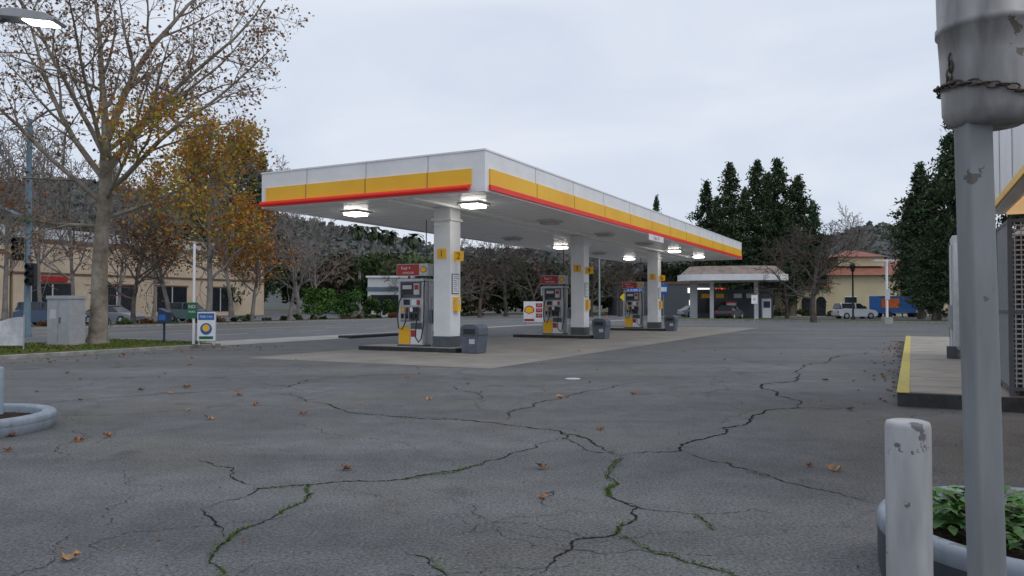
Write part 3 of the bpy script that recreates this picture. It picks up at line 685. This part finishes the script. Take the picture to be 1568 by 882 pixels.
tb = MB(); tb.tube([(0,0,0),(0.1,0,8),(0,0,19)], [.42,.25,.04], M_BARKD, 8, True, False); tm = bpy.data.meshes.new('trunk'); tm.from_pydata(tb.v,[],tb.f); tm.materials.append(M_BARKD)
def conifer(px, Y, yt, v, sxy=1.0, rot=0):
    x,y = S(px,Y); k = top(yt,Y)/20.4; M = at(x,y,0,rot) @ Matrix.Diagonal((k*sxy,k*sxy,k,1))
    o = obj('redwood_tree', tm, M); c = obj('foliage', CM[v], M); c.parent = o; c.matrix_world = M
for i,a in enumerate(((1083,112,275,0,.85),(1118,108,248,1,.95),(1160,110,243,2,.85),(1192,116,240,0,.95),(1224,112,268,1,1.05),(1246,106,305,2,.8),(1098,120,300,1,.9),(1142,122,285,2,.8),(1208,104,310,1,.9),(1176,124,262,2,.8),
    (1006,135,299,1,.55),(1410,80,248,1,1.1),(1436,74,268,0,1.2),(1396,92,295,2,.9),(1475,66,128,1,.85),(1456,84,200,2,.8),(1560,70,190,0,.7),(1590,62,150,1,.7),(1430,66,330,2,1.2),(1500,90,260,0,.8),
    (352,112,204,0,.8),(378,116,208,2,.7),(400,118,232,1,.8),(330,120,235,1,.8),(300,130,262,2,.8))):
    conifer(*a, rot=i*1.1)

def crown(Ps, Cs, Ss, r_, cx, cy, z0, h, rad, n, sz, cols):
    nb = 14
    cc = np.array(cols[r_.integers(0,len(cols))])
    for k in range(nb):
        a = r_.uniform(0,6.28); q = rad*math.sqrt(r_.random())*.75; zz = z0+h*(.25+.6*r_.random()); br = rad*r_.uniform(.28,.5)
        m_ = n//nb; d = r_.normal(size=(m_,3)); d /= np.linalg.norm(d,axis=1)[:,None]; d *= (r_.random((m_,1))**.4)*br*r_.uniform(.7,1.15,(m_,1))
        Ps.append(d*np.array([1,1,.8])+np.array([cx+q*math.cos(a),cy+q*math.sin(a),zz])); c = cc*r_.uniform(.65,1.35)
        Cs.append(np.repeat(c[None],m_,0)*(1+r_.uniform(-.25,.25,(m_,1)))); Ss.append(r_.uniform(sz*.6,sz*1.3,m_))
def mass(name, items, sz, n, cols, seed):
    r_ = np.random.default_rng(seed); Ps=[];Cs=[];Ss=[]
    for x,y,h,rad in items: crown(Ps,Cs,Ss,r_,x,y,0,h,rad,n,sz,cols)
    V,C = quads(np.concatenate(Ps), np.concatenate(Ss), np.concatenate(Cs), r_, .6); return fol_obj(name,V,C,m=M_FOLD)
GR = [(.05,.07,.035),(.07,.09,.045),(.04,.055,.032),(.10,.09,.06),(.12,.09,.07)]
r = random.Random(31); it = []
for i in range(34):
    px = 500+i*30; Y = r.uniform(128,150); yt = r.uniform(392,425) if px>700 else r.uniform(385,410); it.append((*S(px,Y), top(yt,Y), r.uniform(5,7)))
for i in range(16):
    px = 690+i*26; Y = r.uniform(112,125); it.append((*S(px,Y), r.uniform(6,9), r.uniform(3.5,5)))
for i in range(30):
    px = -150+i*24; Y = r.uniform(150,190); it.append((*S(px,Y), top(r.uniform(320,355),Y) if px<440 else top(r.uniform(372,395),Y), r.uniform(5,8)))
for i in range(14):
    px = 1230+i*30; Y = r.uniform(150,190); it.append((*S(px,Y), top(r.uniform(385,410),Y), r.uniform(6,9)))
mass('distant_trees', it, .58, 900, GR, 2)
mass('green_tree', [(*S(643,104),top(392,104),5.5),(*S(598,108),top(380,108),4.6)], .35, 6500, [(.085,.115,.05),(.065,.095,.04)], 6)
mass('hedge', [(*S(570,92),2.4,1.4),(*S(600,92),2.4,1.5),(*S(630,92),2.2,1.5),(*S(510,86),3.0,1.7)], .16, 1500, [(.05,.085,.035),(.06,.10,.035)], 7)
mass('small_green_tree', [(*S(488,76),3.2,1.9),(*S(530,84),3.2,1.9)], .14, 2600, [(.06,.12,.035),(.07,.14,.035)], 8)
it = []
for i in range(44):
    ww,uu = -35.6+r.uniform(-.6,.6), -18+i*1.9
    it.append((*Lw(ww,uu), r.uniform(.4,.75), r.uniform(.4,.8)))
mass('shrubs', it, .09, 420, [(.06,.09,.035),(.13,.07,.035),(.09,.09,.045),(.04,.06,.03)], 9)
it = [(*Lw(x,76+r.uniform(-1,1)), r.uniform(.8,1.4), r.uniform(.7,1.2)) for x in range(-4,60,3)]
mass('low_bushes', it, .14, 260, [(.06,.09,.035),(.05,.07,.03)], 10)

M_PALM = mat('palm_frond', (.06,.09,.04), .8, var=.3)
for i,(px,yt) in enumerate(((549,345),(571,347),(594,352),(633,357))):
    x,y = S(px,125); h = top(yt,125)-.8; b = MB(); b.tube([(0,0,0),(.2,0,h*.5),(0,0,h)],[.3,.22,.25],M_BARKG,8)
    r2 = random.Random(i)
    for k in range(46):
        a = r2.uniform(0,6.28); e = r2.uniform(-.9,1.2); L_ = r2.uniform(1.5,2.1)
        pts = [Vector((L_*s*math.cos(e-.9*s*s)*math.cos(a), L_*s*math.cos(e-.9*s*s)*math.sin(a), h+L_*s*math.sin(e-.9*s*s))) for s in (0,.3,.6,.85,1)]
        side = Vector((-math.sin(a),math.cos(a),0)); V=[]
        for j,p in enumerate(pts): wd=(.04,.16,.36,.26,.02)[j]; V += [p-side*wd, p+side*wd]
        b.add(V, [(2*j,2*j+1,2*j+3,2*j+2) for j in range(4)], M_PALM)
    b.done('palm_tree', at(x,y))

b = MB(); V=[];Fc=[]; n=160
def hillh(px):
    e = np.interp(px, [-400,0,120,240,420,700,1000,1270,1330,1400,1600,2000],[262,278,276,300,330,385,385,366,346,350,372,380]); return H+(467-e)*430/F
for i in range(n):
    px = -500+i*(2600/n)
    for j,(dist,k) in enumerate(((300,0),(340,.35),(380,.72),(430,1.0),(520,.9))):
        x = (px-784)/F*dist; z = hillh(px)*k*(1+.05*mn.noise(Vector((px*.02,j,0)))+.03*mn.noise(Vector((px*.09,j*3,0)))); V.append((x,dist,z))
for i in range(n-1):
    for j in range(4): k=i*5+j; Fc.append((k,k+5,k+6,k+1))
b.add(V,Fc,mat('hill',(.13,.14,.13),1.0,col2=(.10,.11,.115),scale=.06,spec=0,detail=8),True); b.done('hills')  # distance haze is mixed into the greyed hill colour
r_ = np.random.default_rng(77)
nn = 24000; pxs = r_.uniform(-400,2000,nn); dist = r_.uniform(330,440,nn); kk = np.interp(dist,[300,340,380,430,520],[0,.35,.72,1,.9])
Pz = np.array([hillh(p) for p in pxs])*kk+r_.uniform(-1,2.2,nn)
V,C = quads(np.stack([(pxs-784)/F*dist,dist,Pz],1), r_.uniform(.9,2.1,nn), pick([(.12,.135,.12),(.135,.14,.135),(.105,.12,.115),(.15,.135,.12)],nn,r_,.08), r_, .8)
fol_obj('hillside_woods', V, C, m=M_FOLD)

# ---------------------------------------------------------------- buildings
b = MB()
u0,u1 = -60,64; wf=-75
b.box(-100,wf,u0,u1,0,7.6,M_BEIGE); b.box(-98,wf-.7,u0,u1-6,7.602,10.4,M_BLUEG)
b.box(-99.9,wf+.25,u0-.1,u1+.1,7.0,7.35,M_BROWN)
b.box(-99.8,wf+.30,u0-.2,u1+.2,7.62,8.0,M_BEIGE)
b.box(-90,wf+1.1,28,u1+.6,0,8.6,M_BEIGE); b.box(-89.8,wf+1.3,27.8,u1+.8,8.602,9.0,M_BROWN); b.box(-89.9,wf+1.25,27.9,u1+.7,5.0,5.2,M_BROWN)
u=u0
while u<27:
    b.box(wf+.002,wf+.9,u,u+1.3,0,6.99,M_BEIGE); b.box(wf+.002,wf+.06,u+1.5,u+6.8,.5,4.6,M_GLASS); b.box(wf+.002,wf+.12,u+1.5,u+6.8,4.62,4.9,M_BROWN)
    for q in (2.8,4.1,5.4): b.box(wf+.061,wf+.1,u+q,u+q+.1,.5,4.6,M_LGREY)
    u+=7.2
for u in (30,38,46,54): b.box(wf+1.102,wf+1.16,u,u+4.6,.6,3.9,M_GLASS); b.box(wf+1.102,wf+1.22,u-.2,u+4.8,3.92,4.1,M_BROWN); b.box(wf+1.162,wf+1.2,u+2.2,u+2.35,.6,3.9,M_LGREY)
b.box(wf+1.102,wf+1.3,31,34,4.2,4.8,M_RED)
b.done('beige_commercial_building', STATION)
b = MB(); b.box(-2.6,3,0,8,0,5.0,M_WHITE2); b.box(-2.7,3.1,-.1,8.1,3.3,3.8,M_STEELB); b.box(-2.8,3.2,-.2,8.2,5.01,5.25,M_WHITE); b.box(-2.2,2.6,-.06,-.002,.8,2.8,M_GLASS)
b.done('white_commercial_building', at(*S(594,98)))

def hexroof(b, rx, ry, z0, z1, inset, m, n=28):
    V=[]
    for rr_,z in ((1,z0),(1-inset,z1)):
        for k in range(n):
            a=2*math.pi*k/n; c=math.cos(a); s=math.sin(a); V.append((rx*rr_*math.copysign(abs(c)**.6,c), ry*rr_*math.copysign(abs(s)**.6,s), z))
    b.add(V,[(k,(k+1)%n,n+(k+1)%n,n+k) for k in range(n)]+[tuple(range(n,2*n)),tuple(range(n))[::-1]],m)
b = MB(); hexroof(b,5.8,4.2,4.1,4.75,0,M_WHITE); hexroof(b,5.6,4.0,4.76,5.65,.18,mat('shake_roof',(.30,.24,.21),.9,var=.2,scale=2))
for x in (-2.1,2.6): b.box(x-.2,x+.2,-.3,.3,0,4.1,M_WHITE)
b.box(-4.4,-3.6,1,2,0,4.1,M_LGREY); b.box(-.6,.5,-.5,.5,.1,1.9,M_RED); b.box(-.5,.4,-.52,-.502,1.0,1.7,M_LGREY); b.box(3.2,4.1,-.5,.4,.1,2.2,M_WHITE); b.box(3.3,4.0,-.52,-.502,1.2,1.9,M_NAVY)
b.box(-4,5,4.5,10,0,3.3,M_DGREY); b.box(-3.6,0,4.4,4.49,.6,2.6,M_GLASS)
for x in (-3,-1.4,.6,2.0): b.box(x,x+.9,4.3,4.39,2.3,2.8,M_YEL if x<0 else M_WHITE)
b.done('round_roof_service_station', at(*S(1120,84),0,-.2))
def hip(b,x0,x1,y0,y1,z0,z1,ov,m):
    x0-=ov;x1+=ov;y0-=ov;y1+=ov; q=min((x1-x0),(y1-y0))*.45
    V=[(x0,y0,z0),(x1,y0,z0),(x1,y1,z0),(x0,y1,z0),(x0+q,(y0+y1)/2,z1),(x1-q,(y0+y1)/2,z1)]
    b.add(V,[(0,1,5,4),(1,2,5),(2,3,4,5),(3,0,4),(3,2,1,0)],m)
b = MB(); b.box(-6.5,13,0,12,0,5.6,M_CREAM); hip(b,-6.5,13,0,12,5.62,8.2,.7,M_TILE)
b.box(-4,2.5,2,8,7,8.3,M_CREAM); hip(b,-4,2.5,2,8,8.32,9.4,.5,M_TILE)
b.box(-11,-6.5,-1,8,0,3.9,M_CREAM); hip(b,-11,-6.5,-1,8,3.92,5.2,.5,M_TILE)
for x in (-4,0,4,8): b.box(x,x+1.6,-.06,-.002,1.0,2.6,M_GLASS); b.box(x-.1,x+1.7,-.08,-.062,2.6,2.75,M_WHITE)
for x in (-10.4,-8.4):
    b.prism([(x,0.01),(x+1.3,0.01),(x+1.3,2.0)]+[(x+.65+.65*math.cos(math.radians(a)),2.0+.65*math.sin(math.radians(a))) for a in range(20,180,20)]+[(x,2.0)],-1.06,-1.003,M_GLASS)
b.done('tile_roof_building', at(*S(1338,106)))
b = MB(); b.box(-9,9,0,10,0,4.4,M_DGREY); b.box(-9.1,9.1,-.1,10,4.42,4.8,M_BROWN)
ML = [mat('sign_lit_%d'%i,c,.5,emit=c,estr=1.2) for i,c in enumerate(((.9,.08,.03),(.9,.9,.8),(.05,.2,.8),(.05,.6,.2),(.9,.5,.1)))]
for x0,x1,z0,z1,k in ((1,4.5,3.2,3.9,1),(4.8,7.5,3.2,3.9,0),(1.5,3,2.4,3.0,2),(-4,-2,3.2,3.8,4),(-7.5,-5.5,2.9,3.7,2),(4.9,6.2,1.2,2.2,3),(1.2,4.2,1,2.2,1)): b.box(x0,x1,-.16,-.102,z0,z1,ML[k])
b.done('lit_shopfront', at(*S(1042,108)))

# ---------------------------------------------------------------- street furniture
b = MB(); b.box(-.5,.5,-.35,.35,.0,.08,M_CONC); b.box(-.47,.47,-.32,.32,.08,1.55,M_GREY); b.box(-.5,.5,-.35,.35,1.552,1.66,M_GREY); b.box(-.004,.004,-.325,-.321,.15,1.5,M_DGREY); b.box(.06,.1,-.35,-.322,.75,.95,M_DGREY)
b.box(-.35,-.1,-.325,-.321,.9,1.2,M_LGREY)
b.done('utility_cabinet', at(*S(102,25.6),.15,-.3), .02)
b = MB(); b.tube([(0,0,0),(0,0,3.4)],.045,M_WHITE,12); b.tube([(0,0,3.4),(0,0,3.5)],[.05,.01],M_WHITE,12)
b.box(-.2,.12,-.06,-.045,.9,1.45,M_GREEN); b.text('NO', .16, FRONT(-.04,-.064,1.3), M_WHITE); b.text('PARK', .1, FRONT(-.04,-.064,1.12), M_WHITE)
b.done('sign_post', at(*S(297,26.6),.14), .004)
b = MB()
for x in (-.26,.26): b.box(x-.02,x+.02,-.02,.02,0,1.1,M_LGREY)
b.box(-.3,.3,-.05,.05,.15,1.12,M_WHITE); b.box(-.27,.27,-.056,-.052,.85,1.08,M_BLUE); b.text('FREE CAR', .1, FRONT(0,-.06,.96), M_WHITE)
b.add([(.2*math.cos(k*math.pi/12),-.058,.55+.2*math.sin(k*math.pi/12)) for k in range(24)],[tuple(range(24))],M_BLUE); b.add([(.12*math.cos(k*math.pi/12),-.061,.58+.12*math.sin(k*math.pi/12)) for k in range(24)],[tuple(range(24))],M_YEL)
b.box(-.24,.24,-.056,-.052,.2,.3,M_GREEN)
b.done('advertising_board', at(*S(317,26.0),.14), .008)
b = MB(); b.box(-.03,.03,-.03,.03,0,.75,M_NAVY); b.prism([(-.17,.72),(.17,.72),(.2,1.1),(-.14,1.25)],-.18,.18,M_NAVY); b.box(-.12,.12,-.19,-.182,.82,1.02,M_BLUE)
b.done('newspaper_box', at(*S(252,27),.14), .01)
b = MB(); V=[]
for i in range(15):
    x=-1.6+i*.2; zt=.95+.10*math.cos(i*.45); V += [(x,.05*math.sin(i*1.1),.18),(x,.09*math.sin(i*1.1+.6),(.18+zt)/2),(x,.05*math.sin(i*.9),zt)]
b.add(V,[(i*3+j,(i+1)*3+j,(i+1)*3+j+1,i*3+j+1) for i in range(14) for j in range(2)],mat('banner_cloth',(.62,.63,.66),.7),True)
b.tube([(-1.6,0,0),(-1.6,0,1.2)],.02,M_GREY); b.tube([(1.2,0,0),(1.2,0,1.1)],.02,M_GREY)
b.done('white_banner', at(*S(-12,23.2),0.1,-.25))
b = MB(); b.lathe([(.22,0),(.22,.2),(.15,.3),(.12,9.0),(.1,10.3)],0,0,M_STEELB,14)
b.tube([(0,0,5.5),(-1,-.2,6.0),(-3.2,-.6,6.4),(-6,-1.2,6.6)],[.12,.1,.08,.06],M_STEELB,10)
b.tube([(0,0,10.1),(1.0,-.3,10.6),(2.0,-.6,10.7)],.05,M_STEELB,8)
for z,x in ((2.4,.32),(3.6,-.32)):
    b.box(x-.2,x+.2,-.35,-.1,z,z+1.05,M_BLACK)
    for k in range(3): b.tube([(x,-.36,z+.18+k*.34),(x,-.56,z+.2+k*.34)],[.13,.14],M_BLACK,12,True,False)
b.box(-.3,.3,-.3,-.1,5.4,5.7,M_GREEN)
b.done('traffic_signal', at(*S(42,36)))
b = MB(); b.tube([(-2.7,.3,0),(-2.7,.3,5.5),(-2.45,.25,6.25),(-1.8,.15,6.6),(-.6,0,6.62)],[.1,.08,.07,.05,.04],M_DGREY,10)
b.T = Matrix.Translation((-.1,0,6.62)) @ Matrix.Rotation(math.radians(6),4,'Y')
b.prism([(-.62,-.05),(.42,-.05),(.46,0),(.25,.09),(-.35,.12),(-.6,.06)],-.2,.2,M_GREY); b.box(-.16,.36,-.15,.15,-.075,-.052,M_LAMP)
b.done('street_lamp', at(*S(58,13.6)), .015)
b = MB(); b.box(-.3,.3,-.3,.3,0,.5,M_CONC); b.tube([(0,0,.5),(0,0,4.8)],.09,M_WHITE,10); b.box(-1.0,-.25,-.2,.2,4.62,4.78,M_LGREY); b.box(.25,.5,-.2,.2,4.62,4.78,M_LGREY); b.box(-.25,.25,-.05,.05,4.66,4.74,M_WHITE)
b.box(-.18,.18,-.12,-.1,1.8,2.6,M_LGREY)
b.done('street_lamp', at(*S(1358,57),.1), .01)
b = MB(); b.lathe([(.2,0),(.2,.3),(.09,.5),(.07,4.6),(.16,4.7),(.24,5.1),(.3,5.15),(.02,5.5)],0,0,M_BLACK,12); b.done('street_lamp', at(*S(1306,72)))
b = MB(); b.lathe([(.12,0),(.07,5.2),(.16,5.3),(.2,5.6),(.0,5.9)],0,0,M_BLACK,10); b.done('street_lamp', at(*S(1182,88)))
b = MB(); b.tube([(0,0,0),(0,0,6.5),(.3,0,7.2),(1.0,0,7.6),(1.8,0,7.5)],[.1,.08,.07,.05,.05],M_GREY,8); b.box(1.7,2.4,-.15,.15,7.4,7.55,M_GREY); b.done('street_lamp', at(*S(918,84)))
b = MB(); b.tube([(0,0,0),(0,0,2.4)],.04,M_GREY,8); b.add([(0,-.05,1.9),(.42,-.05,2.32),(0,-.05,2.74),(-.42,-.05,2.32)],[(0,1,2,3)],mat('sign_yel',(.75,.55,.03),.5)); b.done('warning_sign', at(*S(955,80)))
b = MB(); b.tube([(0,0,0),(0,0,4)],.04,M_GREY,8); b.box(-.5,.5,-.05,-.02,2.6,3.9,M_BLUE); b.box(-.35,.35,-.06,-.051,3.0,3.5,M_WHITE); b.done('blue_sign', at(*S(1016,86)))
b = MB(); b.tube([(0,0,0),(0,0,2.2)],.035,M_GREY,8); b.box(-.25,.25,-.05,-.03,1.6,2.3,M_WHITE); b.text('A',.3,FRONT(0,-.056,1.95),M_RED); b.done('traffic_sign', at(*S(1155,62)))
b = MB()
for i in range(10): b.box(i*1.6-.05,i*1.6+.05,-.05,.05,0,.9,M_BROWN)
for z in (.45,.8): b.box(-.05,14.5,-.06,-.052,z,z+.08,M_BROWN)
b.done('rail_fence', at(*S(1275,88)))

def car(name, px, Y, rot, col, suv=False, z=0):
    b = MB(); m = mat('car_'+name+str(px), col, .25, .3, var=.03); hh = .28 if suv else 0
    b.prism([(-2.2,.35),(-2.25,.6),(-2.2,.88+hh*.5),(-1.6,.98+hh*.5),(-.9,.96+hh*.5),(1.1,.93+hh*.5),(1.95,.80+hh*.4),(2.22,.62),(2.2,.3),(1.8,.22),(-1.8,.22)],-.88,.88,m)
    if suv: gb=[(-2.15,1.10),(1.0,1.09),(.35,1.66),(-1.95,1.66)]
    else: gb=[(-1.85,.95),(1.15,.93),(.35,1.42),(-1.0,1.42)]
    V=[(x,-(.82 if i<2 else .62),z_) for i,(x,z_) in enumerate(gb)]+[(x,(.82 if i<2 else .62),z_) for i,(x,z_) in enumerate(gb)]
    b.add(V,[(0,1,2,3),(7,6,5,4),(1,5,6,2),(0,3,7,4),(3,2,6,7)],M_GLASS)
    zt=gb[2][1]; b.box(gb[3][0]-.05,gb[2][0]+.05,-.63,.63,zt+.002,zt+.06,m)
    xm=-.3; b.box(xm-.05,xm+.05,-.84,-.6,gb[0][1],zt,m); b.box(gb[3][0]-.02,gb[3][0]+.1,-.8,-.58,gb[0][1],zt,m)
    for x in (-1.38,1.38):
        for y in (-.9,.9):
            s=1 if y>0 else -1
            b.cyl((x,y-s*.22,.33),(x,y+s*.01,.33),.34,.34,M_BLACK,20); b.cyl((x,y+s*.012,.33),(x,y+s*.03,.33),.2,.18,M_LGREY,12)
    b.box(2.18,2.245,-.75,-.45,.6,.74,M_WHITE); b.box(2.18,2.245,.45,.75,.6,.74,M_WHITE); b.box(-2.27,-2.2,-.8,-.55,.66,.85,M_RED); b.box(-2.27,-2.2,.55,.8,.66,.85,M_RED)
    b.done(name, at(*S(px,Y),z,rot), .05, 2)
car('parked_suv', 78, 57, .1, (.07,.10,.16), True)
car('parked_car', 172, 60, -.15, (.30,.32,.35))
car('parked_car', 292, 71, -.2, (.12,.19,.19), True)
car('parked_car', 1308, 84, .1, (.80,.81,.83), True)
car('parked_car', 1117, 80, 1.0, (.05,.05,.055))
car('parked_car', 1066, 96, .3, (.6,.6,.62))
b = MB(); b.box(-3,1.2,-1.1,1.1,.6,2.5,M_BLUE); b.box(-2.9,-.8,-1.12,-1.102,1.2,2.2,M_ORANGE); b.box(1.25,2.9,-1.0,1.0,.6,1.4,M_WHITE)
b.add([(1.25,-1,1.4),(2.7,-1,1.4),(2.2,-.85,2.2),(1.25,-.85,2.2),(1.25,1,1.4),(2.7,1,1.4),(2.2,.85,2.2),(1.25,.85,2.2)],[(0,1,2,3),(7,6,5,4),(1,5,6,2),(3,2,6,7)],M_GLASS)
for x in (-2,2.0): b.cyl((x,-1.12,.42),(x,-.85,.42),.42,.42,M_BLACK,18); b.cyl((x,.85,.42),(x,1.12,.42),.42,.42,M_BLACK,18)
b.done('box_truck', at(*S(1378,86),0,.1), .04)
print('done')
